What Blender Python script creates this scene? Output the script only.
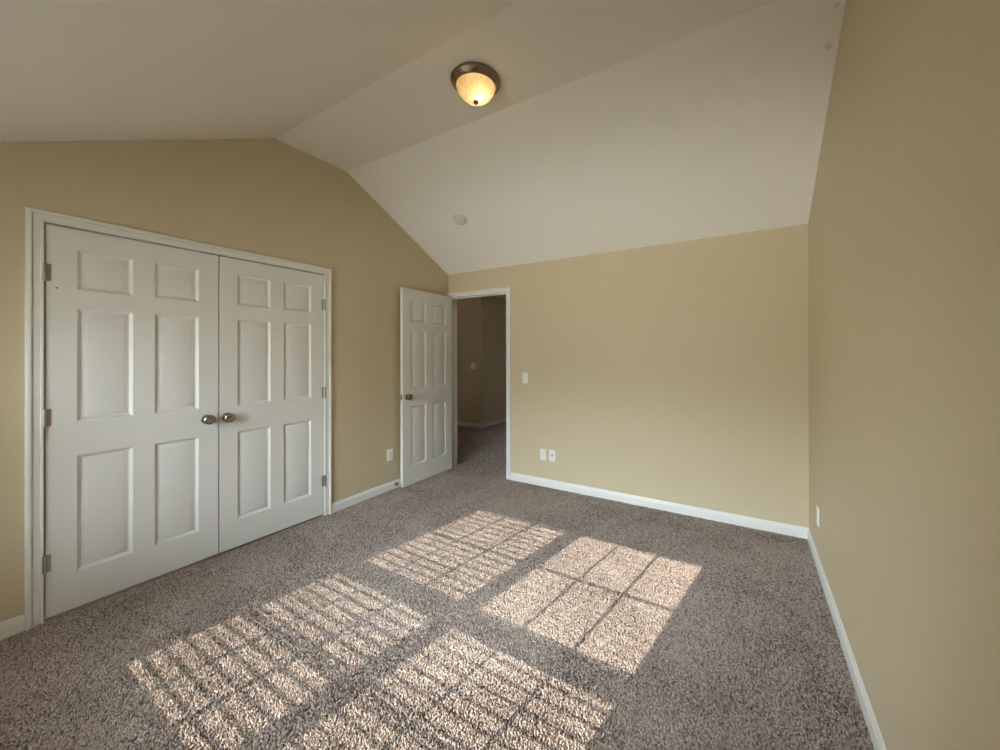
import bpy, bmesh, math, random
import numpy as np
from mathutils import Vector, Matrix
from math import sin, cos, pi, radians, atan2

random.seed(4)
for o in list(bpy.data.objects):
    bpy.data.objects.remove(o)
SC = bpy.context.scene
COL = SC.collection

# ------------------------------------------------------------------ numbers
W = 3.501                      # room width, x
YF = -3.95                     # inner face of the window wall
HS = 2.332                     # height where the ceiling meets the back wall
Y1, Y2, ZB = -1.931, -1.336, 3.013   # flat middle of the ceiling
KB = (ZB - HS) / (-Y2)
KF = 0.514
CA, CB = -3.002, -1.5448      # closet opening along y
EL, ER = 0.006, 0.8215         # entry opening along x
ZC = 2.05                      # opening height
SKEW = -0.030                  # the left wall runs slightly out of square past the closet
YG = -4.05                     # glazing plane
SUN = Vector((0.165, 1.0, -0.57))

# ------------------------------------------------------------------ camera
F, YAW, PITCH, ROLL, PX, PY = 373.16, 0.5242, -0.0022, -0.0016, 532.31, 353.34
cam = bpy.data.cameras.new('camera')
cam.sensor_fit = 'HORIZONTAL'
cam.sensor_width = 36.0
cam.lens = F * 36.0 / 1000.0
cam.shift_x = (500 - PX) / 1000.0
cam.shift_y = (PY - 375) / 1000.0
cam.clip_start = 0.02
camo = bpy.data.objects.new('camera', cam)
COL.objects.link(camo)
fw = Vector((-sin(YAW), cos(YAW), 0)); rt = Vector((cos(YAW), sin(YAW), 0)); up = Vector((0, 0, 1))
f2 = fw * cos(PITCH) - up * sin(PITCH); u2 = up * cos(PITCH) + fw * sin(PITCH)
r3 = rt * cos(ROLL) + u2 * sin(ROLL); u3 = u2 * cos(ROLL) - rt * sin(ROLL)
camo.matrix_world = Matrix(((r3.x, u3.x, -f2.x, 3.1149), (r3.y, u3.y, -f2.y, -3.4033),
                            (r3.z, u3.z, -f2.z, 1.3705), (0, 0, 0, 1)))
SC.camera = camo

# ------------------------------------------------------------------ world, sun, portals, exposure
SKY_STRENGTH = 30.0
SUN_STRENGTH = 8.7
EXPOSURE = 0.09
SC.view_settings.view_transform = 'Standard'
SC.view_settings.look = 'None'
SC.view_settings.gamma = 1.0
SC.view_settings.use_curve_mapping = False
SC.view_settings.exposure = EXPOSURE
SC.cycles.use_denoising = True
SC.cycles.max_bounces = 16
SC.cycles.diffuse_bounces = 12
SC.cycles.transparent_max_bounces = 16
SC.cycles.sample_clamp_indirect = 8.0

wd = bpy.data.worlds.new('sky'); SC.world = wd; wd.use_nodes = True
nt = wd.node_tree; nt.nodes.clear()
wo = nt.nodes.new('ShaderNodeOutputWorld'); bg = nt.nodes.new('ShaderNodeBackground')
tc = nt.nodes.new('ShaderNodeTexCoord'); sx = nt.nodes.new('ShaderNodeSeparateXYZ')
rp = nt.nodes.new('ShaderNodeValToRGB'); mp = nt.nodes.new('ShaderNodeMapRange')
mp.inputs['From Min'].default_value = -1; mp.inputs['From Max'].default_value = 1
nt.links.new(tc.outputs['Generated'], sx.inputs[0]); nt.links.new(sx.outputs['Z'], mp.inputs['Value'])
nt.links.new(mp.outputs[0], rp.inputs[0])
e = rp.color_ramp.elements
e[0].position = 0.0; e[0].color = (8.0, 7.8, 7.6, 1)        # below the horizon, made brighter than the sky to light the ceiling
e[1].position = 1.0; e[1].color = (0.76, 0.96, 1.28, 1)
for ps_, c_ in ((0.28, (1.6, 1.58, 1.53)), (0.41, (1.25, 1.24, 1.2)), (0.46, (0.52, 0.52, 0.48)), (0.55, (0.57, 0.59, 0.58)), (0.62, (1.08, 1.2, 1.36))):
    a = e.new(ps_); a.color = (*c_, 1)                        # dark horizon band added to dim the back wall, brighter sky above
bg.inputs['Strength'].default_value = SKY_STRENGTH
# sky weighted brighter towards -x, added to light the right wall more
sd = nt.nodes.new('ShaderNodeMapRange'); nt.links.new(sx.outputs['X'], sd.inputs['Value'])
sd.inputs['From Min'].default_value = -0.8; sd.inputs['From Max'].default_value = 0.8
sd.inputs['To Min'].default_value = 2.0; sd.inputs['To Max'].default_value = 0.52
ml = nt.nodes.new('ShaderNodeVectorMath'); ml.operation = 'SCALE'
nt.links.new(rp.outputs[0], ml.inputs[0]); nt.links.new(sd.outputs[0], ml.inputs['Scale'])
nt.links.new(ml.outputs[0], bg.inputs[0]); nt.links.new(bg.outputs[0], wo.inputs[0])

sl = bpy.data.lights.new('sun', 'SUN'); sl.energy = SUN_STRENGTH; sl.angle = radians(0.16)
sl.color = (1.0, 0.88, 0.785)
so = bpy.data.objects.new('sun', sl); COL.objects.link(so)
so.rotation_euler = SUN.to_track_quat('-Z', 'Y').to_euler()
so.location = (1, -8, 5)
for px0, px1 in ((0.50, 1.40), (1.45, 2.35)):
    pl = bpy.data.lights.new('sky_portal', 'AREA'); pl.shape = 'RECTANGLE'
    pl.size = px1 - px0; pl.size_y = 1.37; pl.cycles.is_portal = True
    po = bpy.data.objects.new('sky_portal', pl); COL.objects.link(po)
    po.location = ((px0 + px1) / 2, -4.12, 1.235); po.rotation_euler = (radians(90), 0, 0)


# ------------------------------------------------------------------ materials
class NT:
    def __init__(s, name):
        s.m = bpy.data.materials.new(name); s.m.use_nodes = True
        s.t = s.m.node_tree; s.b = s.t.nodes['Principled BSDF']; s.out = s.t.nodes['Material Output']

    def n(s, typ, **kw):
        x = s.t.nodes.new(typ)
        for k, v in kw.items():
            if k in x.inputs: x.inputs[k].default_value = v
            else: setattr(x, k, v)
        return x

    def l(s, a, b): s.t.links.new(a, b)

    def bump(s, h, strength, dist):
        b = s.n('ShaderNodeBump'); b.inputs['Strength'].default_value = strength
        b.inputs['Distance'].default_value = dist
        s.l(h, b.inputs['Height']); s.l(b.outputs[0], s.b.inputs['Normal'])


def mat(name, col, rough=0.5, metal=0.0, spec=0.5, bump=None, vary=0.0):
    k = NT(name)
    k.b.inputs['Base Color'].default_value = (*col, 1)
    k.b.inputs['Roughness'].default_value = rough
    k.b.inputs['Metallic'].default_value = metal
    k.b.inputs['Specular IOR Level'].default_value = spec
    tcn = k.n('ShaderNodeTexCoord')
    if bump:
        ns = k.n('ShaderNodeTexNoise', Scale=bump[0], Detail=3.0)
        k.l(tcn.outputs['Object'], ns.inputs['Vector'])
        k.bump(ns.outputs['Fac'], bump[1], bump[2])
    if vary:
        ns = k.n('ShaderNodeTexNoise', Scale=3.0, Detail=3.0)
        k.l(tcn.outputs['Object'], ns.inputs['Vector'])
        r = k.n('ShaderNodeValToRGB')
        r.color_ramp.elements[0].color = (*[c * (1 - vary) for c in col], 1)
        r.color_ramp.elements[1].color = (*[min(1, c * (1 + vary)) for c in col], 1)
        k.l(ns.outputs['Fac'], r.inputs[0]); k.l(r.outputs[0], k.b.inputs['Base Color'])
    return k.m


M = {}
M['wall'] = mat('tan_wall_paint', (0.54, 0.45, 0.302), 0.55, bump=(220, 0.06, 0.002), vary=0.02, spec=0.3)
M['trim'] = mat('white_trim_paint', (0.72, 0.70, 0.66), 0.38, bump=(60, 0.03, 0.002))
M['door'] = mat('white_door_paint', (0.70, 0.68, 0.645), 0.42, bump=(90, 0.04, 0.002))
M['nickel'] = mat('satin_nickel', (0.34, 0.32, 0.29), 0.26, 1.0, bump=(200, 0.02, 0.001))
M['hinge'] = mat('worn_nickel_hinge', (0.42, 0.39, 0.34), 0.4, 0.85, bump=(200, 0.02, 0.001))
M['brass'] = mat('aged_brass', (0.26, 0.18, 0.09), 0.3, 1.0, bump=(200, 0.02, 0.001))
M['bronze'] = mat('brushed_bronze', (0.26, 0.175, 0.125), 0.27, 0.7, bump=(180, 0.03, 0.001))
M['plastic'] = mat('white_plate_plastic', (0.76, 0.74, 0.69), 0.35, bump=(300, 0.01, 0.001))
M['slot'] = mat('dark_slot', (0.03, 0.028, 0.025), 0.7, bump=(300, 0.01, 0.001))
M['rubber'] = mat('pale_rubber', (0.55, 0.53, 0.48), 0.7, bump=(300, 0.02, 0.001))
M['slat'] = mat('white_blind_slat', (0.86, 0.855, 0.84), 0.4, bump=(80, 0.02, 0.001))
_k = M['slat'].node_tree
_tr = _k.nodes.new('ShaderNodeBsdfTranslucent'); _tr.inputs[0].default_value = (0.90, 0.89, 0.86, 1)
_mx = _k.nodes.new('ShaderNodeMixShader'); _mx.inputs[0].default_value = 0.55
_k.links.new(_k.nodes['Principled BSDF'].outputs[0], _mx.inputs[1]); _k.links.new(_tr.outputs[0], _mx.inputs[2])
_k.links.new(_mx.outputs[0], _k.nodes['Material Output'].inputs['Surface'])
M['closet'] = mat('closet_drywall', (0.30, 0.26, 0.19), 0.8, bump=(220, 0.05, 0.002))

# ceiling: off white with two small scuffs beside the right wall
k = NT('off_white_ceiling_paint')
k.b.inputs['Roughness'].default_value = 0.75
k.b.inputs['Specular IOR Level'].default_value = 0.2
g = k.n('ShaderNodeTexCoord')
nz = k.n('ShaderNodeTexNoise', Scale=180.0, Detail=3.0); k.l(g.outputs['Object'], nz.inputs['Vector'])
k.bump(nz.outputs['Fac'], 0.08, 0.002)
last = None
for c, r in (((3.470, -1.234, 2.961), 0.016), ((3.462, -1.083, 2.884), 0.024)):
    vm = k.n('ShaderNodeVectorMath', operation='DISTANCE'); k.l(g.outputs['Object'], vm.inputs[0])
    vm.inputs[1].default_value = c
    n2 = k.n('ShaderNodeTexNoise', Scale=45.0); k.l(g.outputs['Object'], n2.inputs['Vector'])
    ad = k.n('ShaderNodeMath', operation='MULTIPLY_ADD'); k.l(n2.outputs['Fac'], ad.inputs[0])
    ad.inputs[1].default_value = 0.03; k.l(vm.outputs['Value'], ad.inputs[2])
    mr = k.n('ShaderNodeMapRange'); k.l(ad.outputs[0], mr.inputs['Value'])
    mr.inputs['From Min'].default_value = r; mr.inputs['From Max'].default_value = r + 0.014
    mr.inputs['To Min'].default_value = 0.35; mr.inputs['To Max'].default_value = 0.0
    if last is None: last = mr.outputs[0]
    else:
        mx = k.n('ShaderNodeMath', operation='MAXIMUM'); k.l(last, mx.inputs[0]); k.l(mr.outputs[0], mx.inputs[1]); last = mx.outputs[0]
mc = k.n('ShaderNodeMix', data_type='RGBA'); k.l(last, mc.inputs['Factor'])
mc.inputs[6].default_value = (0.84, 0.80, 0.73, 1); mc.inputs[7].default_value = (0.33, 0.30, 0.26, 1)
k.l(mc.outputs[2], k.b.inputs['Base Color'])
M['ceiling'] = k.m

# carpet: twisted brown-grey frieze pile, every tuft its own shade of yarn
k = NT('brown_frieze_carpet')
k.b.inputs['Roughness'].default_value = 0.95
k.b.inputs['Specular IOR Level'].default_value = 0.05
g = k.n('ShaderNodeTexCoord')
at = k.n('ShaderNodeAttribute', attribute_name='tuft_shade')
n1 = k.n('ShaderNodeTexNoise', Scale=110.0, Detail=2.0); k.l(g.outputs['Object'], n1.inputs['Vector'])
n3 = k.n('ShaderNodeTexNoise', Scale=1.9, Detail=2.0, Distortion=0.8); k.l(g.outputs['Object'], n3.inputs['Vector'])
h = k.n('ShaderNodeMath', operation='MULTIPLY_ADD'); k.l(n1.outputs['Fac'], h.inputs[0]); h.inputs[1].default_value = 0.48; k.l(at.outputs['Fac'], h.inputs[2])
lt = k.n('ShaderNodeMath', operation='MULTIPLY_ADD'); k.l(n3.outputs['Fac'], lt.inputs[0]); lt.inputs[1].default_value = 0.38; k.l(h.outputs[0], lt.inputs[2])
rr = k.n('ShaderNodeValToRGB'); k.l(lt.outputs[0], rr.inputs[0])
e = rr.color_ramp.elements
e[0].position = 0.42; e[0].color = (0.095, 0.069, 0.055, 1)
e[1].position = 1.0; e[1].color = (0.60, 0.505, 0.435, 1)
a = e.new(0.73); a.color = (0.385, 0.305, 0.258, 1)
k.l(rr.outputs[0], k.b.inputs['Base Color'])
M['carpet'] = k.m

# alabaster lamp glass
k = NT('amber_alabaster_glass')
g = k.n('ShaderNodeTexCoord')
mpg = k.n('ShaderNodeMapping'); mpg.inputs['Scale'].default_value = (1, 1, 0.25); k.l(g.outputs['Object'], mpg.inputs[0])
n1 = k.n('ShaderNodeTexNoise', Scale=22.0, Detail=3.0, Distortion=1.5); k.l(mpg.outputs[0], n1.inputs['Vector'])
rr = k.n('ShaderNodeValToRGB'); k.l(n1.outputs['Fac'], rr.inputs[0])
rr.color_ramp.elements[0].position = 0.35; rr.color_ramp.elements[0].color = (0.82, 0.60, 0.30, 1)
rr.color_ramp.elements[1].position = 0.68; rr.color_ramp.elements[1].color = (0.97, 0.85, 0.58, 1)
tr = k.n('ShaderNodeBsdfTranslucent'); k.l(rr.outputs[0], tr.inputs[0])
tp = k.n('ShaderNodeBsdfTransparent'); k.l(rr.outputs[0], tp.inputs[0])
k.l(rr.outputs[0], k.b.inputs['Base Color']); k.b.inputs['Roughness'].default_value = 0.2
m1 = k.n('ShaderNodeMixShader'); m1.inputs[0].default_value = 0.42; k.l(k.b.outputs[0], m1.inputs[1]); k.l(tr.outputs[0], m1.inputs[2])
m2 = k.n('ShaderNodeMixShader'); m2.inputs[0].default_value = 0.28; k.l(m1.outputs[0], m2.inputs[1]); k.l(tp.outputs[0], m2.inputs[2])
k.l(m2.outputs[0], k.out.inputs['Surface'])
M['alabaster'] = k.m

k = NT('window_glass')
tp = k.n('ShaderNodeBsdfTransparent'); tp.inputs[0].default_value = (0.93, 0.96, 0.95, 1)
gl = k.n('ShaderNodeBsdfGlossy'); gl.inputs['Roughness'].default_value = 0.02
fr = k.n('ShaderNodeFresnel'); fr.inputs['IOR'].default_value = 1.45
mx = k.n('ShaderNodeMixShader'); k.l(fr.outputs[0], mx.inputs[0]); k.l(tp.outputs[0], mx.inputs[1]); k.l(gl.outputs[0], mx.inputs[2])
k.l(mx.outputs[0], k.out.inputs['Surface'])
M['glass'] = k.m


# ------------------------------------------------------------------ mesh helpers
def box(bm, x0, x1, y0, y1, z0, z1, bev=0.0):
    vs = [bm.verts.new((x, y, z)) for z in (z0, z1) for x, y in ((x0, y0), (x1, y0), (x1, y1), (x0, y1))]
    fs = [(3, 2, 1, 0), (4, 5, 6, 7), (0, 1, 5, 4), (1, 2, 6, 5), (2, 3, 7, 6), (3, 0, 4, 7)]
    faces = [bm.faces.new([vs[i] for i in f]) for f in fs]
    if bev:
        es = list({ed for fc in faces for ed in fc.edges})
        bmesh.ops.bevel(bm, geom=es, offset=bev, segments=2, affect='EDGES', profile=0.6)


def prism(bm, quad, zt, z0=0.0):
    """vertical prism over a plan polygon (counter-clockwise); zt is a height or a function of (x, y)"""
    f = zt if callable(zt) else (lambda x, y: zt)
    b = [bm.verts.new((x, y, z0(x, y) if callable(z0) else z0)) for x, y in quad]
    t = [bm.verts.new((x, y, f(x, y))) for x, y in quad]
    n = len(quad)
    bm.faces.new(b[::-1]); bm.faces.new(t)
    for i in range(n):
        bm.faces.new((b[i], b[(i + 1) % n], t[(i + 1) % n], t[i]))


def lathe(bm, prof, axis='z', seg=32, org=(0, 0, 0), cap=True):
    """prof: list of (radius, height along axis)"""
    o = Vector(org); rings = []
    def pt(r, hh, a):
        c, s = r * cos(a), r * sin(a)
        if axis == 'z': return o + Vector((c, s, hh))
        if axis == '-y': return o + Vector((c, -hh, s))
        return o + Vector((hh, c, s))
    for r, hh in prof:
        if r < 1e-6: rings.append([bm.verts.new(pt(0, hh, 0))])
        else: rings.append([bm.verts.new(pt(r, hh, 2 * pi * i / seg)) for i in range(seg)])
    for A, B in zip(rings, rings[1:]):
        for i in range(seg):
            j = (i + 1) % seg
            if len(A) == 1 and len(B) == 1: continue
            if len(A) == 1: bm.faces.new((A[0], B[j], B[i]))
            elif len(B) == 1: bm.faces.new((A[i], A[j], B[0]))
            else: bm.faces.new((A[i], A[j], B[j], B[i]))
    if cap:
        for R in (rings[0], rings[-1]):
            if len(R) > 1: bm.faces.new(R)


def sweep(bm, path, prof, to3d):
    """mitred sweep in a wall plane. path: 2d points, prof: (outward offset, height off the wall)"""
    n = len(path); P = [Vector(p) for p in path]; rows = []
    for i in range(n):
        d0 = (P[i] - P[i - 1]).normalized() if i else None
        d1 = (P[i + 1] - P[i]).normalized() if i < n - 1 else None
        if d0 is None: d0 = d1
        if d1 is None: d1 = d0
        n0 = Vector((-d0.y, d0.x)); n1 = Vector((-d1.y, d1.x))
        mtr = (n0 + n1).normalized(); mtr = mtr / mtr.dot(n0)
        rows.append([bm.verts.new(to3d(*(P[i] + mtr * u), v)) for u, v in prof])
    m = len(prof)
    for A, B in zip(rows, rows[1:]):
        for j in range(m):
            bm.faces.new((A[j], A[(j + 1) % m], B[(j + 1) % m], B[j]))
    bm.faces.new(rows[0]); bm.faces.new(rows[-1][::-1])


def obj(name, bm, m, parent=None, smooth=None):
    bmesh.ops.remove_doubles(bm, verts=bm.verts, dist=1e-6)
    bmesh.ops.recalc_face_normals(bm, faces=bm.faces)
    me = bpy.data.meshes.new(name); bm.to_mesh(me); bm.free()
    if smooth is not None:
        for p in me.polygons: p.use_smooth = True
        me.set_sharp_from_angle(angle=radians(smooth))
    me.materials.append(m)
    o = bpy.data.objects.new(name, me); COL.objects.link(o)
    if parent: o.parent = parent
    return o


def place(o, loc, rz=0.0):
    o.location = loc; o.rotation_euler = (0, 0, rz); return o


def tag(o, label, cat=None, kind=None, group=None):
    o['label'] = label
    if cat: o['category'] = cat
    if kind: o['kind'] = kind
    if group: o['group'] = group
    return o


def empty(name, loc, rz=0.0):
    o = bpy.data.objects.new(name, None); o.empty_display_size = 0.05
    COL.objects.link(o); return place(o, loc, rz)


def B(): return bmesh.new()


def struct(name, bm, m, label, cat, smooth=None):
    return tag(obj(name, bm, m, None, smooth), label, cat, 'structure')


def ceil_z(y):
    if y <= Y1: return ZB - KF * (Y1 - y)
    if y <= Y2: return ZB
    return ZB - KB * (y - Y2)


# ------------------------------------------------------------------ room shell
def carpet(label, cat):
    """backing slab plus a few hundred thousand leaning tufts, all one floor mesh"""
    rng = np.random.default_rng(7)
    P = []
    for x0, x1, y0, y1, st in ((0.0, W, YF, 0.0, 0.0071), (0.0, ER, 0.0, 0.35, 0.0088), (-1.9, 0.9, 0.35, 2.06, 0.0115), (HALL_X, 0.2, 2.06, 3.0, 0.0115)):
        gx, gy = np.meshgrid(np.arange(x0, x1, st), np.arange(y0, y1, st))
        q = np.stack([gx.ravel(), gy.ravel()], 1) + rng.uniform(-0.6, 0.6, (gx.size, 2)) * st
        P.append(q)
    P = np.concatenate(P)
    P[:, 0] = np.where(P[:, 1] < 0, np.clip(P[:, 0], 0.004, W - 0.004), P[:, 0])
    n = len(P)
    az = rng.uniform(0, 2 * np.pi, n); r = np.where(P[:, 1] < 0.0, rng.uniform(0.0028, 0.0043, n), rng.uniform(0.0030, 0.0050, n)); hgt = rng.uniform(0.0082, 0.0096, n)
    big = np.sin(P[:, 0] * 2.1 + 0.7 * np.sin(P[:, 1] * 1.3)) * 0.5
    lean = rng.normal(0, 0.0022, (n, 2)) + np.stack([0.0012 * big, 0.0022 * big], 1)
    V = np.zeros((n, 9, 3))
    for lv, (rs, hs, ls) in enumerate(((1.0, -0.35, 0.0), (1.15, 0.45, 0.35), (0.72, 1.0, 1.0))):
        for c in range(3):
            ang = az + c * 2 * np.pi / 3 + lv * 0.6
            V[:, lv * 3 + c, 0] = P[:, 0] + lean[:, 0] * ls + np.cos(ang) * r * rs
            V[:, lv * 3 + c, 1] = P[:, 1] + lean[:, 1] * ls + np.sin(ang) * r * rs
            V[:, lv * 3 + c, 2] = hgt * hs - 0.002
    quads = np.array([[l * 3 + c, l * 3 + (c + 1) % 3, l * 3 + 3 + (c + 1) % 3, l * 3 + 3 + c] for l in (0, 1) for c in range(3)])
    base = (np.arange(n) * 9)[:, None, None]
    Q = (base + quads[None]).reshape(-1, 4); T = (np.arange(n) * 9)[:, None] + np.array([[6, 7, 8]])
    sv = np.array([(x, y, z) for z in (-0.12, 0.0) for x, y in ((-3.6, YF - .14), (4.2, YF - .14), (4.2, 5.2), (-3.6, 5.2))])
    o8 = n * 9
    sq = np.array([(3, 2, 1, 0), (4, 5, 6, 7), (0, 1, 5, 4), (1, 2, 6, 5), (2, 3, 7, 6), (3, 0, 4, 7)]) + o8
    co = np.concatenate([V.reshape(-1, 3), sv]).astype(np.float32)
    Q = np.concatenate([Q, sq]); nq, ntri = len(Q), len(T)
    me = bpy.data.meshes.new('floor')
    me.vertices.add(len(co)); me.vertices.foreach_set('co', co.ravel())
    loops = np.concatenate([Q.ravel(), T.ravel()]).astype(np.int32)
    me.loops.add(len(loops)); me.loops.foreach_set('vertex_index', loops)
    starts = np.concatenate([np.arange(nq) * 4, nq * 4 + np.arange(ntri) * 3]).astype(np.int32)
    me.polygons.add(nq + ntri); me.polygons.foreach_set('loop_start', starts)
    sh = np.clip(np.where(rng.random(n) < 0.21, rng.normal(0.15, 0.07, n), rng.normal(0.43, 0.11, n)), 0.0, 0.8)
    fs = np.concatenate([np.repeat(sh, 6), np.full(6, 0.2), sh]).astype(np.float32)
    me.update(calc_edges=True)
    at_ = me.attributes.new('tuft_shade', 'FLOAT', 'FACE'); at_.data.foreach_set('value', fs)
    me.polygons.foreach_set('use_smooth', np.ones(nq + ntri, dtype=bool)); me.validate(); me.materials.append(M['carpet'])
    o = bpy.data.objects.new('floor', me); COL.objects.link(o)
    return tag(o, label, cat, 'structure')


HALL_X = -1.172
carpet('brown and grey speckled frieze carpet covering the whole floor', 'carpet')

# ceiling: one folded slab, flat strip between two slopes
b = B()
ys = [YF - 0.14, Y1, Y2, 0.12]
lo = [(y, ceil_z(y)) for y in ys]; hi = [(y, z + 0.12) for y, z in lo]
ring = lo + hi[::-1]
A = [b.verts.new((-0.14, y, z)) for y, z in ring]; C = [b.verts.new((W + 0.14, y, z)) for y, z in ring]
n = len(ring)
for i in range(n):
    b.faces.new((A[i], A[(i + 1) % n], C[(i + 1) % n], C[i]))
for i in range(3):
    b.faces.new((A[i], A[i + 1], A[n - 2 - i], A[n - 1 - i])); b.faces.new((C[i], C[i + 1], C[n - 2 - i], C[n - 1 - i]))
struct('ceiling', b, M['ceiling'], 'off-white vaulted ceiling with a flat strip between two slopes', 'ceiling')


def lx(y):                      # face of the left wall at y
    return 0.0 if y <= CB else SKEW * (y - CB) / (0 - CB)


b = B(); top = lambda x, y: ceil_z(y) + 0.03
yy = [YF, CA - 0.018, CB + 0.018, 0.0]
prism(b, [(-0.12, YF), (0, YF), (0, CA - 0.018), (-0.12, CA - 0.018)], top)
for y0, y1 in ((CA - 0.018, Y1), (Y1, CB + 0.018)):
    prism(b, [(-0.12, y0), (0, y0), (0, y1), (-0.12, y1)], top, ZC + 0.018)
for y0, y1 in ((CB + 0.018, Y2), (Y2, 0.06)):
    prism(b, [(-0.14, y0), (lx(y0), y0), (lx(y1), y1), (-0.14, y1)], top)
struct('wall_left', b, M['wall'], 'tan painted wall with the closet under the vaulted ceiling', 'wall')

b = B()
box(b, -0.14, EL - 0.018, 0, 0.12, 0, HS + 0.012); box(b, ER + 0.018, W + 0.12, 0, 0.12, 0, HS + 0.012)
box(b, EL - 0.018, ER + 0.018, 0, 0.12, ZC + 0.018, HS + 0.012)
struct('wall_back', b, M['wall'], 'tan painted wall with the open bedroom doorway, opposite the windows', 'wall')

b = B()
for y0, y1 in ((YF - 0.14, Y1), (Y1, Y2), (Y2, 0.12)):
    prism(b, [(W, y0), (W + 0.12, y0), (W + 0.12, y1), (W, y1)], top)
struct('wall_right', b, M['wall'], 'blank tan painted wall on the right side of the room', 'wall')

# window wall (behind the viewer) with one wide opening holding two double-hung windows
OX0, OX1, OZ0, OZ1 = 0.492, 2.370, 0.555, 1.910
b = B(); zt = ceil_z(YF) + 0.02
box(b, -0.12, OX0, YF - 0.14, YF, 0, zt); box(b, OX1, W, YF - 0.14, YF, 0, zt)
box(b, OX0, OX1, YF - 0.14, YF, 0, OZ0); box(b, OX0, OX1, YF - 0.14, YF, OZ1, zt)
struct('wall_front', b, M['wall'], 'tan painted window wall facing the doorway', 'wall')

CASE = [(0, 0), (0, 0.009), (0.003, 0.0115), (0.010, 0.0115), (0.0125, 0.0065), (0.018, 0.0071), (0.029, 0.0115),
        (0.033, 0.0115), (0.0355, 0.0085), (0.039, 0.0165), (0.043, 0.0185), (0.052, 0.0185), (0.056, 0.0165), (0.058, 0.013), (0.058, 0)]
BASE = [(0, 0), (0.012, 0), (0.012, 0.060), (0.0105, 0.066), (0.0075, 0.071), (0.0065, 0.078), (0.004, 0.084), (0, 0.086)]


def baseboard(name, p0, p1, nrm, label):
    b = B(); rows = []
    for p in (p0, p1):
        rows.append([b.verts.new((p[0] + nrm[0] * d, p[1] + nrm[1] * d, z)) for d, z in BASE])
    m = len(BASE)
    for j in range(m):
        b.faces.new((rows[0][j], rows[0][(j + 1) % m], rows[1][(j + 1) % m], rows[1][j]))
    b.faces.new(rows[0]); b.faces.new(rows[1][::-1])
    return struct(name, b, M['trim'], label, 'baseboard')


baseboard('baseboard_left', (0, YF), (0, CA - 0.058), (1, 0), 'white baseboard left of the closet, at the foot of the tan wall')
baseboard('baseboard_left', (lx(CB + 0.058), CB + 0.058), (SKEW, 0.0), (1, 0), 'white baseboard between the closet and the open door')
baseboard('baseboard_back', (ER + 0.058, 0), (W, 0), (0, -1), 'white baseboard along the wall with the light switch')
baseboard('baseboard_right', (W, YF), (W, 0), (-1, 0), 'white baseboard running along the blank right wall')
baseboard('baseboard_front', (0, YF), (W, YF), (0, 1), 'white baseboard under the windows')

# casings
b = B()
sweep(b, [(CB, 0.0), (CB, ZC), (CA, ZC), (CA, 0.0)], [(-u, v) for u, v in CASE], lambda u, v, h: (h, u, v))
struct('trim_1', b, M['trim'], 'white moulded casing around the closet double doors', 'door casing', 35)
b = B()   # entry casing: the left leg is squeezed against the corner, so it is narrower
sweep(b, [(ER, 0.0), (ER, ZC), (SKEW + 0.001, ZC)], [(-u, v) for u, v in CASE], lambda u, v, h: (u, -h, v))
box(b, SKEW + 0.001, EL - 0.003, -0.013, 0, 0, ZC, 0.003)
struct('trim_2', b, M['trim'], 'white casing around the bedroom doorway in the corner', 'door casing', 35)

# jambs
b = B()
box(b, -0.12, 0, CA - 0.018, CA, 0, ZC + 0.018); box(b, -0.12, 0, CB, CB + 0.018, 0, ZC + 0.018)
box(b, -0.12, 0, CA, CB, ZC, ZC + 0.018)
for y0, y1 in ((CA, CA + 0.011), (CB - 0.011, CB)): box(b, -0.075, -0.042, y0, y1, 0, ZC)
box(b, -0.075, -0.042, CA, CB, ZC - 0.011, ZC)
struct('trim_3', b, M['trim'], 'white jamb lining the closet opening', 'door jamb')
b = B()
box(b, EL - 0.018, EL, 0, 0.12, 0, ZC + 0.018); box(b, ER, ER + 0.018, 0, 0.12, 0, ZC + 0.018)
box(b, EL, ER, 0, 0.12, ZC, ZC + 0.018)
for x0, x1 in ((EL, EL + 0.011), (ER - 0.011, ER)): box(b, x0, x1, 0.040, 0.075, 0, ZC)
box(b, EL, ER, 0.040, 0.075, ZC - 0.011, ZC)
struct('trim_4', b, M['trim'], 'white jamb lining the bedroom doorway', 'door jamb')

# closet interior
b = B()
box(b, -0.80, -0.74, CA - 0.35, CB + 0.35, 0, 2.46); box(b, -0.74, -0.12, CA - 0.41, CA - 0.35, 0, 2.46)
box(b, -0.74, -0.14, CB + 0.35, CB + 0.41, 0, 2.46); box(b, -0.80, -0.12, CA - 0.41, CB + 0.41, 2.46, 2.50)
struct('wall_closet', b, M['closet'], 'dark closet interior behind the double doors', 'closet wall')

# hallway beyond the door
HX, HY = -1.135, 2.06
b = B()
box(b, -3.5, HX, HY, 5.1, 0, 2.5)
struct('wall_hall_corner', b, M['wall'], 'shadowed tan hallway corner seen through the doorway', 'hallway wall')
b = B()
box(b, -3.6, -3.5, 0.0, 5.2, 0, 2.5); box(b, -3.6, 2.0, 5.1, 5.2, 0, 2.5)
box(b, 1.02, 1.12, 0.12, 5.1, 0, 2.5); box(b, -3.5, -0.14, 0.0, 0.12, 0, 2.5)
struct('wall_hall', b, M['wall'], 'unlit tan hallway walls out of sight past the doorway', 'hallway wall')
b = B(); box(b, -3.6, 1.12, 0.12, 5.2, 2.5, 2.6)
struct('ceiling_hall', b, M['ceiling'], 'hallway ceiling past the doorway', 'ceiling')
baseboard('baseboard_hall', (-3.5, HY), (HX + 0.012, HY), (0, -1), 'white hallway baseboard on the wall with the small plate')
baseboard('baseboard_hall', (HX, HY), (HX, 5.1), (1, 0), 'white hallway baseboard running away right of the hall corner')


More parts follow.
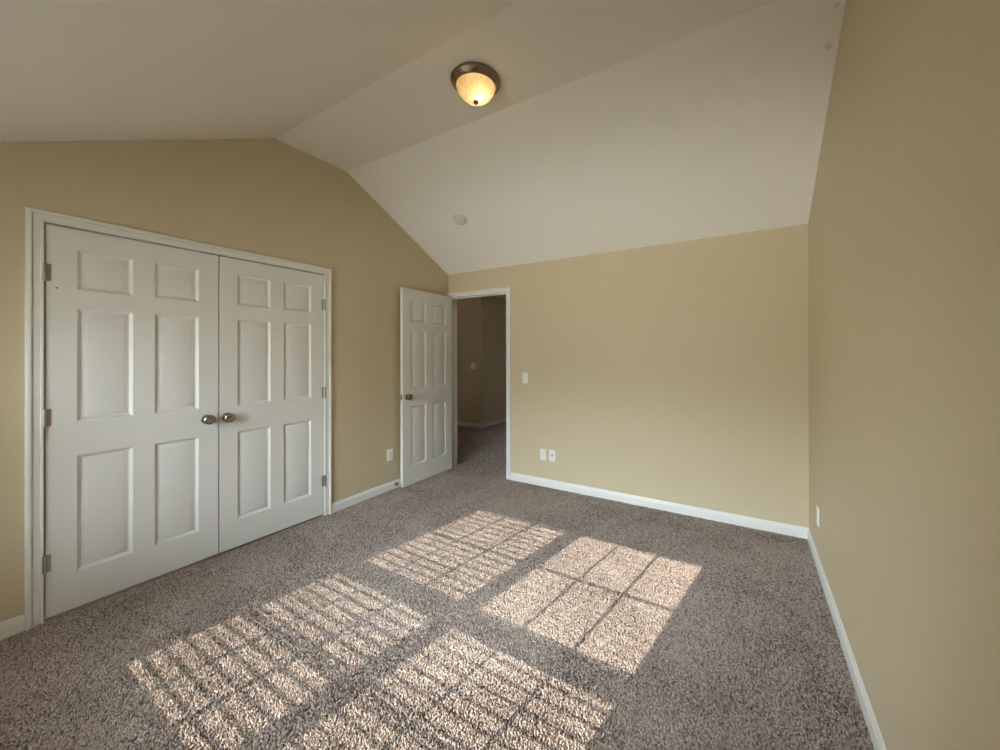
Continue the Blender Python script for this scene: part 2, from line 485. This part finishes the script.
# ------------------------------------------------------------------ six-panel doors
RINGS = [(0.0, 0.0), (0.003, -0.0025), (0.012, -0.0105), (0.016, -0.0125), (0.0165, -0.0125), (0.036, -0.002), (0.038, -0.0015)]
PZ = [(0.192, 0.812), (0.994, 1.600), (1.698, 1.914)]     # above the door's own foot


def door_mesh(w, hgt, th=0.035, stile=0.104, mid=0.092):
    """local: x along the width, front face at y=0 facing -y, foot at z=0"""
    b = B()
    pw = (w - 2 * stile - mid) / 2
    xs = [0, stile, stile + pw, stile + pw + mid, w - stile, w]
    zs = [0] + [v for p in PZ for v in p] + [hgt]
    for side in (0, 1):
        def P(x, z, d):
            return b.verts.new((x, -d if not side else th + d, z))
        for i in range(5):
            for j in range(7):
                x0, x1, z0, z1 = xs[i], xs[i + 1], zs[j], zs[j + 1]
                if i in (1, 3) and j in (1, 3, 5):
                    prev = None
                    for ins, d in RINGS:
                        r = [P(x0 + ins, z0 + ins, d), P(x1 - ins, z0 + ins, d), P(x1 - ins, z1 - ins, d), P(x0 + ins, z1 - ins, d)]
                        if prev:
                            for q in range(4):
                                b.faces.new((prev[q], prev[(q + 1) % 4], r[(q + 1) % 4], r[q]))
                        prev = r
                    b.faces.new(prev)
                else:
                    b.faces.new([P(x0, z0, 0), P(x1, z0, 0), P(x1, z1, 0), P(x0, z1, 0)])
    for i in range(5):
        for z in (0, hgt):
            b.faces.new([b.verts.new(v) for v in ((xs[i], 0, z), (xs[i + 1], 0, z), (xs[i + 1], th, z), (xs[i], th, z))])
    for j in range(7):
        for x in (0, w):
            b.faces.new([b.verts.new(v) for v in ((x, 0, zs[j]), (x, 0, zs[j + 1]), (x, th, zs[j + 1]), (x, th, zs[j]))])
    return b


def add_knob(parent, x, z, m, r=0.029):
    b = B()
    s = r / 0.029
    lathe(b, [(0, 0.020), (0.011 * s, 0.020), (0.012 * s, 0.024), (0.021 * s, 0.027), (0.0300 * s, 0.033), (0.0330 * s, 0.040), (0.0315 * s, 0.047),
              (0.025 * s, 0.053), (0.013 * s, 0.0555), (0, 0.056)], '-y', 32, (x, 0, z))
    kn = obj('door_knob', b, m, parent, 50)
    b = B()
    lathe(b, [(0, 0), (0.032 * s, 0), (0.032 * s, 0.003), (0.029 * s, 0.007), (0.015 * s, 0.010), (0.0115 * s, 0.013), (0.0115 * s, 0.026), (0, 0.026)], '-y', 32, (x, 0, z))
    obj('rosette', b, m, kn, 40)
    return kn


def add_hinge(parent, x, z, m, side):
    """barrel hinge standing in the gap at local x; side = +1 when the door lies to +x of it"""
    b = B()
    box(b, min(x, x + side * 0.020), max(x, x + side * 0.020), -0.002, 0.001, z - 0.044, z + 0.044, 0.0006)
    hg = obj('hinge', b, m, parent, 40)
    b = B(); zz = z - 0.044
    prof = [(0, zz - 0.006), (0.003, zz - 0.005), (0.0045, zz - 0.001), (0.0078, zz)]
    for q in range(5):
        a0 = zz + q * 0.0176; prof += [(0.0078, a0 + 0.001), (0.0088, a0 + 0.002), (0.0088, a0 + 0.0160), (0.0078, a0 + 0.0170)]
    prof += [(0.0078, zz + 0.088), (0.0045, zz + 0.089), (0.003, zz + 0.093), (0, zz + 0.094)]
    lathe(b, prof, 'z', 16, (x - side * 0.003, -0.0075, 0))
    obj('barrel', b, m, hg, 30)
    return hg


CM = (CA + CB) / 2
DW = CM - CA - 0.0085
d = obj('door_1', door_mesh(DW, 2.022), M['door'], None, 30)
place(d, (0.0, CA + 0.0055, 0.020), pi / 2)
tag(d, 'left leaf of the white six-panel closet double doors', 'closet door', 'structure')
add_knob(d, -2.338 - (CA + 0.0055), 0.922, M['nickel'])
for z in (1.796, 1.048, 0.301): add_hinge(d, -0.002, z - 0.020, M['hinge'], 1)
b = B(); box(b, DW - 0.085, DW - 0.020, 0.006, 0.030, 2.018, 2.0285, 0.001)
obj('ball_catch', b, M['brass'], d)

b = B(); lathe(b, [(0, 0), (0.0038, 0), (0.0034, 0.0012), (0, 0.0013)], '-y', 14, (0.036, 0, 1.700))
obj('nail_head', b, M['nickel'], d)

d = obj('door_2', door_mesh(DW, 2.022), M['door'], None, 30)
place(d, (0.0, CM + 0.003, 0.020), pi / 2)
tag(d, 'right leaf of the white six-panel closet double doors', 'closet door', 'structure')
add_knob(d, -2.226 - (CM + 0.003), 0.918, M['nickel'])
for z in (1.792, 1.050, 0.304): add_hinge(d, DW + 0.002, z - 0.020, M['hinge'], -1)
b = B(); box(b, 0.020, 0.085, 0.006, 0.030, 2.018, 2.0285, 0.001)
obj('ball_catch', b, M['brass'], d)

EW = 0.752
d = obj('door_3', door_mesh(EW, 2.040, 0.035, 0.110, 0.098), M['door'], None, 30)
place(d, (0.072, -0.775, 0.014), radians(91.4))
tag(d, 'white six-panel bedroom door standing open against the left wall', 'door', 'structure')
add_knob(d, 0.060, 0.916, M['brass'], 0.028)
b = B(); box(b, -0.0012, 0.002, 0.006, 0.029, 0.918 - 0.028, 0.918 + 0.028, 0.0005)
lp = obj('latch_plate', b, M['brass'], d)
b = B(); box(b, -0.010, 0, 0.012, 0.023, 0.918 - 0.009, 0.918 + 0.009, 0.002)
obj('latch_bolt', b, M['brass'], lp)
for z in (1.79, 1.03, 0.27):
    b = B(); lathe(b, [(0, z - 0.045), (0.006, z - 0.044), (0.006, z + 0.044), (0, z + 0.045)], 'z', 14, (EW + 0.004, 0.041, 0))
    obj('hinge', b, M['brass'], d, 40)


# ------------------------------------------------------------------ windows and blinds (behind the viewer, they throw the light pattern)
GZ = [0.666, 1.186, 1.262, 1.872]
for wi, (gx0, gx1, which) in enumerate(((0.542, 1.362, 'left'), (1.494, 2.320, 'right'))):
    x0 = OX0 if wi == 0 else 1.428; x1 = 1.428 if wi == 0 else OX1
    b = B()
    box(b, x0, gx0 - 0.030, YG - 0.045, YG + 0.030, OZ0, OZ1); box(b, gx1 + 0.030, x1, YG - 0.045, YG + 0.030, OZ0, OZ1)
    box(b, gx0 - 0.030, gx1 + 0.030, YG - 0.045, YG + 0.030, OZ0, GZ[0] - 0.030); box(b, gx0 - 0.030, gx1 + 0.030, YG - 0.045, YG + 0.030, GZ[3] + 0.025, OZ1)
    wn = struct('window_%d' % (wi + 1), b, M['trim'], 'white frame of the %s double-hung window behind the viewer' % which, 'window')
    for nm, z0, z1, za, zb_ in (('lower_sash', GZ[0], GZ[1], GZ[0] - 0.030, (GZ[1] + GZ[2]) / 2), ('upper_sash', GZ[2], GZ[3], (GZ[1] + GZ[2]) / 2, GZ[3] + 0.025)):
        b = B()
        box(b, gx0 - 0.030, gx0, YG - 0.015, YG + 0.015, za, zb_); box(b, gx1, gx1 + 0.030, YG - 0.015, YG + 0.015, za, zb_)
        box(b, gx0, gx1, YG - 0.015, YG + 0.015, za, z0); box(b, gx0, gx1, YG - 0.015, YG + 0.015, z1, zb_)
        sh = obj(nm, b, M['trim'], wn)
        b = B(); ww = (gx1 - gx0) / 3; mu = 0.0125 if wi == 0 else 0.0078
        for q in (1, 2): box(b, gx0 + q * ww - mu, gx0 + q * ww + mu, YG - 0.006, YG + 0.006, z0, z1)
        mh = 0.0075 if wi == 0 else 0.0058
        box(b, gx0, gx1, YG - 0.005, YG + 0.005, (z0 + z1) / 2 - mh, (z0 + z1) / 2 + mh)
        obj('muntin_grid', b, M['trim'], sh)
        b = B(); box(b, gx0, gx1, YG - 0.0015, YG + 0.0015, z0, z1); obj('pane', b, M['glass'], sh)
b = B()
sweep(b, [(OX1, OZ0), (OX1, OZ1), (OX0, OZ1), (OX0, OZ0)], [(-u, v) for u, v in CASE], lambda u, v, h: (u, YF + h, v))
box(b, OX0 - 0.08, OX1 + 0.08, YF - 0.06, YF + 0.035, OZ0 - 0.022, OZ0, 0.004)
box(b, OX0 - 0.06, OX1 + 0.06, YF, YF + 0.014, OZ0 - 0.085, OZ0 - 0.022, 0.003)
struct('trim_5', b, M['trim'], 'white casing, stool and apron around the pair of windows', 'window casing', 35)

PITCH_S = 0.0411
for wi, (x0, x1) in enumerate(((0.505, 1.416), (1.440, 2.345))):
    bl = empty('window_blind', ((x0 + x1) / 2, -3.985, OZ1))
    tag(bl, 'white slatted blind hanging in the %s window' % ('left' if wi == 0 else 'right'), 'blind', 'structure')
    hw = (x1 - x0) / 2
    b = B(); box(b, -hw, hw, -0.028, 0.028, -0.035, -0.001, 0.002); obj('head_rail', b, M['slat'], bl)
    b = B(); box(b, -hw, hw, -0.026, 0.026, -1.352, -1.338, 0.003); obj('bottom_rail', b, M['slat'], bl)
    b = B(); z = -0.052; i = 0
    while z > -1.318:
        zz = OZ1 + z
        if wi == 0: ang = 20.5 if zz > 1.2 else 17.5
        else: ang = 29.5 if zz > 1.25 else 21.5
        ang += random.uniform(-0.8, 0.8)
        ca, sa = cos(radians(ang)), sin(radians(ang)); sec = []
        for q in range(5):
            t = -0.021 + 0.0105 * q; crown = 0.0012 * (1 - (t / 0.021) ** 2)
            sec.append((t * ca + crown * sa, z - t * sa + crown * ca))
        lo_ = [(y_ - 0.0022 * sa, z_ - 0.0022 * ca) for y_, z_ in sec]; rg = sec + lo_[::-1]
        A = [b.verts.new((-hw, *p)) for p in rg]; C = [b.verts.new((hw, *p)) for p in rg]; n = len(rg)
        for q in range(n): b.faces.new((A[q], A[(q + 1) % n], C[(q + 1) % n], C[q]))
        b.faces.new(A); b.faces.new(C[::-1])
        z -= PITCH_S; i += 1
    obj('slats', b, M['slat'], bl)


# ------------------------------------------------------------------ wall plates (local: plate in xz, standing out to -y)
def plate_base(name, loc, rz, w=0.072, h=0.116):
    t = empty(name, loc, rz)
    b = B(); box(b, -w / 2, w / 2, -0.006, 0, -h / 2, h / 2)
    es = [e_ for e_ in b.edges if all(v.co.y < -0.005 for v in e_.verts)]
    bmesh.ops.bevel(b, geom=es, offset=0.004, segments=3, affect='EDGES', profile=0.6)
    obj('wall_plate', b, M['plastic'], t, 40)
    return t


def screw(t, x, z):
    b = B(); lathe(b, [(0, 0.005), (0.0034, 0.005), (0.0034, 0.0066), (0.0022, 0.0074), (0, 0.0075)], '-y', 14, (x, 0, z))
    s = obj('screw', b, M['plastic'], t, 40)
    b = B(); box(b, x - 0.0026, x + 0.0026, -0.0078, -0.0070, z - 0.0005, z + 0.0005); obj('screw_slot', b, M['slot'], s)


def duplex(loc, rz, label, cat='outlet', group=None):
    t = plate_base('wall_outlet', loc, rz); tag(t, label, cat, None, group)
    for s in (-1, 1):
        zc = s * 0.0195; b = B(); pts = []
        for i in range(28):
            a = 2 * pi * i / 28; pts.append((0.0172 * cos(a), max(-0.0135, min(0.0135, 0.0172 * sin(a)))))
        f = [b.verts.new((x, -0.005, zc + z)) for x, z in pts]; g_ = [b.verts.new((x * .97, -0.0082, zc + z * .97)) for x, z in pts]
        for i in range(28): b.faces.new((f[i], f[(i + 1) % 28], g_[(i + 1) % 28], g_[i]))
        b.faces.new(g_); b.faces.new(f[::-1])
        rc = obj('receptacle', b, M['plastic'], t)
        b = B()
        box(b, -0.0075, -0.0055, -0.0086, -0.0078, zc - 0.001, zc + 0.008); box(b, 0.0055, 0.0075, -0.0086, -0.0078, zc, zc + 0.007)
        lathe(b, [(0, 0.0071), (0.0025, 0.0071), (0.0025, 0.0086), (0, 0.0086)], '-y', 12, (0, 0, zc - 0.0075))
        obj('slots', b, M['slot'], rc)
    screw(t, 0, 0)
    return t


duplex((lx(-0.862), -0.862, 0.357), pi / 2, 'white outlet plate low on the left wall beside the open door')
duplex((1.277, 0, 0.334), 0, 'white outlet plate low on the back wall, the one nearer the doorway')
duplex((W, -0.418, 0.334), -pi / 2, 'white outlet plate seen edge-on low on the right wall')

t = plate_base('cable_jack', (1.383, 0, 0.336), 0)
tag(t, 'white wall plate with one dark round jack right of the outlet', 'cable jack')
b = B(); lathe(b, [(0, 0.005), (0.0085, 0.005), (0.0085, 0.008), (0.0055, 0.009), (0.0055, 0.016), (0.003, 0.016), (0.003, 0.010), (0, 0.010)], '-y', 18)
obj('jack', b, M['slot'], t, 30)
screw(t, 0, 0.042); screw(t, 0, -0.042)

t = plate_base('light_switch', (1.064, 0, 1.120), 0)
tag(t, 'white toggle light switch on the back wall right of the doorway', 'light switch')
b = B(); box(b, -0.0065, 0.0065, -0.0072, -0.005, -0.013, 0.013, 0.001); sw = obj('switch_collar', b, M['plastic'], t)
b = B(); vs = [(-0.0042, -0.006, -0.006), (0.0042, -0.006, -0.006), (0.0042, -0.006, 0.006), (-0.0042, -0.006, 0.006),
               (-0.0036, -0.019, 0.006), (0.0036, -0.019, 0.006), (0.0036, -0.017, 0.012), (-0.0036, -0.017, 0.012)]
V = [b.verts.new(v) for v in vs]
for f in ((0, 1, 2, 3), (4, 5, 6, 7), (0, 1, 5, 4), (1, 2, 6, 5), (2, 3, 7, 6), (3, 0, 4, 7)): b.faces.new([V[i] for i in f])
obj('toggle', b, M['plastic'], sw)
screw(t, 0, 0.030); screw(t, 0, -0.030)

t = plate_base('thermostat', (-1.320, HY, 1.150), 0, 0.105, 0.115)
tag(t, 'small pale thermostat plate on the dark hallway wall', 'thermostat')
b = B(); box(b, -0.040, 0.040, -0.024, -0.005, -0.045, 0.045, 0.004); obj('cover', b, M['plastic'], t)

# ------------------------------------------------------------------ spring door stop on the baseboard
t = empty('door_stop', (lx(-0.80) + 0.012, -0.800, 0.048))
tag(t, 'metal spring door stop on the baseboard beside the open door', 'door stop')
b = B(); lathe(b, [(0, 0), (0.016, 0), (0.016, 0.003), (0.009, 0.008), (0, 0.008)], 'x', 20); obj('mount', b, M['nickel'], t, 40)
b = B(); R0 = 0.0085; turns = 15; seg = 14; ring0 = None
for i in range(turns * seg + 1):
    a = 2 * pi * i / seg; x = 0.006 + 0.050 * i / (turns * seg)
    c = Vector((x, R0 * cos(a), R0 * sin(a))); rad = Vector((0, cos(a), sin(a)))
    ring = [b.verts.new(c + (rad * cos(q * pi / 3) + Vector((1, 0, 0)) * sin(q * pi / 3)) * 0.0019) for q in range(6)]
    if ring0:
        for q in range(6): b.faces.new((ring0[q], ring0[(q + 1) % 6], ring[(q + 1) % 6], ring[q]))
    ring0 = ring
obj('spring', b, M['nickel'], t, 60)
b = B(); lathe(b, [(0, 0.054), (0.0105, 0.054), (0.0115, 0.058), (0.0110, 0.066), (0.007, 0.070), (0, 0.071)], 'x', 18)
obj('rubber_tip', b, M['rubber'], t, 40)

# ------------------------------------------------------------------ smoke detector on the back slope
ps = Vector((0.733, -0.661, ZB - KB * (-0.661 - Y2)))
t = empty('smoke_detector', ps)
t.rotation_euler = (atan2(KB, -1.0), 0, 0)
tag(t, 'round white smoke detector on the sloped ceiling', 'smoke detector')
b = B(); lathe(b, [(0, 0), (0.066, 0), (0.066, 0.008), (0.063, 0.011), (0, 0.011)], 'z', 40); obj('base_ring', b, M['plastic'], t, 40)
b = B(); lathe(b, [(0.056, 0.010), (0.058, 0.020), (0.056, 0.030), (0.050, 0.036), (0.030, 0.039), (0.029, 0.037), (0.012, 0.038), (0, 0.038)], 'z', 40)
body = obj('cover', b, M['plastic'], t, 40)
b = B(); lathe(b, [(0, 0.037), (0.008, 0.037), (0.008, 0.0405), (0.006, 0.0415), (0, 0.0415)], 'z', 18, (0.018, 0.010, 0)); obj('test_button', b, M['rubber'], body, 40)
b = B()
for i in range(18):
    a = 2 * pi * i / 18
    m4 = Matrix.Rotation(a, 4, 'Z'); st = len(b.verts)
    box(b, 0.0555, 0.0585, -0.005, 0.005, 0.0235, 0.0265)
    b.verts.ensure_lookup_table()
    for v in b.verts[st:]: v.co = m4 @ v.co
obj('vent_slots', b, M['slot'], body)

# ------------------------------------------------------------------ flush ceiling light
LC = Vector((1.706, -1.637, ZB))
t = empty('ceiling_light', LC)
tag(t, 'flush ceiling light with amber glass bowl and bronze rim', 'ceiling light')
b = B(); lathe(b, [(0, 0), (0.143, 0), (0.147, -0.004), (0.148, -0.011), (0.145, -0.018), (0.138, -0.024), (0.130, -0.033), (0.124, -0.040),
                   (0.119, -0.043), (0.115, -0.041), (0.115, -0.012), (0, -0.012)], 'z', 64, cap=False)
obj('rim', b, M['bronze'], t, 40)
b = B()
outer = [(0.1145, -0.036), (0.1155, -0.043), (0.1125, -0.054), (0.1030, -0.073), (0.0890, -0.092), (0.0710, -0.108), (0.0500, -0.119), (0.0270, -0.1255), (0.0, -0.127)]
lathe(b, outer, 'z', 64, cap=False)
obj('glass_bowl', b, M['alabaster'], t, 60)
b = B(); lathe(b, [(0, -0.124), (0.013, -0.124), (0.0165, -0.128), (0.0165, -0.134), (0.012, -0.140), (0.006, -0.144), (0, -0.145)], 'z', 24)
obj('finial', b, M['bronze'], t, 40)
LAMP_W = 0.95
ll = bpy.data.lights.new('lamp_bulb', 'POINT'); ll.energy = LAMP_W; ll.color = (1.0, 0.84, 0.60); ll.shadow_soft_size = 0.025
lo_ = bpy.data.objects.new('lamp_bulb', ll); COL.objects.link(lo_); lo_.location = LC + Vector((0.026, -0.004, -0.092))

# added warm fill light without a fixture, unseen, brightens the hallway walls
hl = bpy.data.lights.new('hall_fill', 'POINT'); hl.energy = 1.6; hl.color = (1.0, 0.70, 0.38); hl.shadow_soft_size = 0.12
ho = bpy.data.objects.new('hall_fill', hl); COL.objects.link(ho); ho.location = (-2.1, 1.0, 2.25)
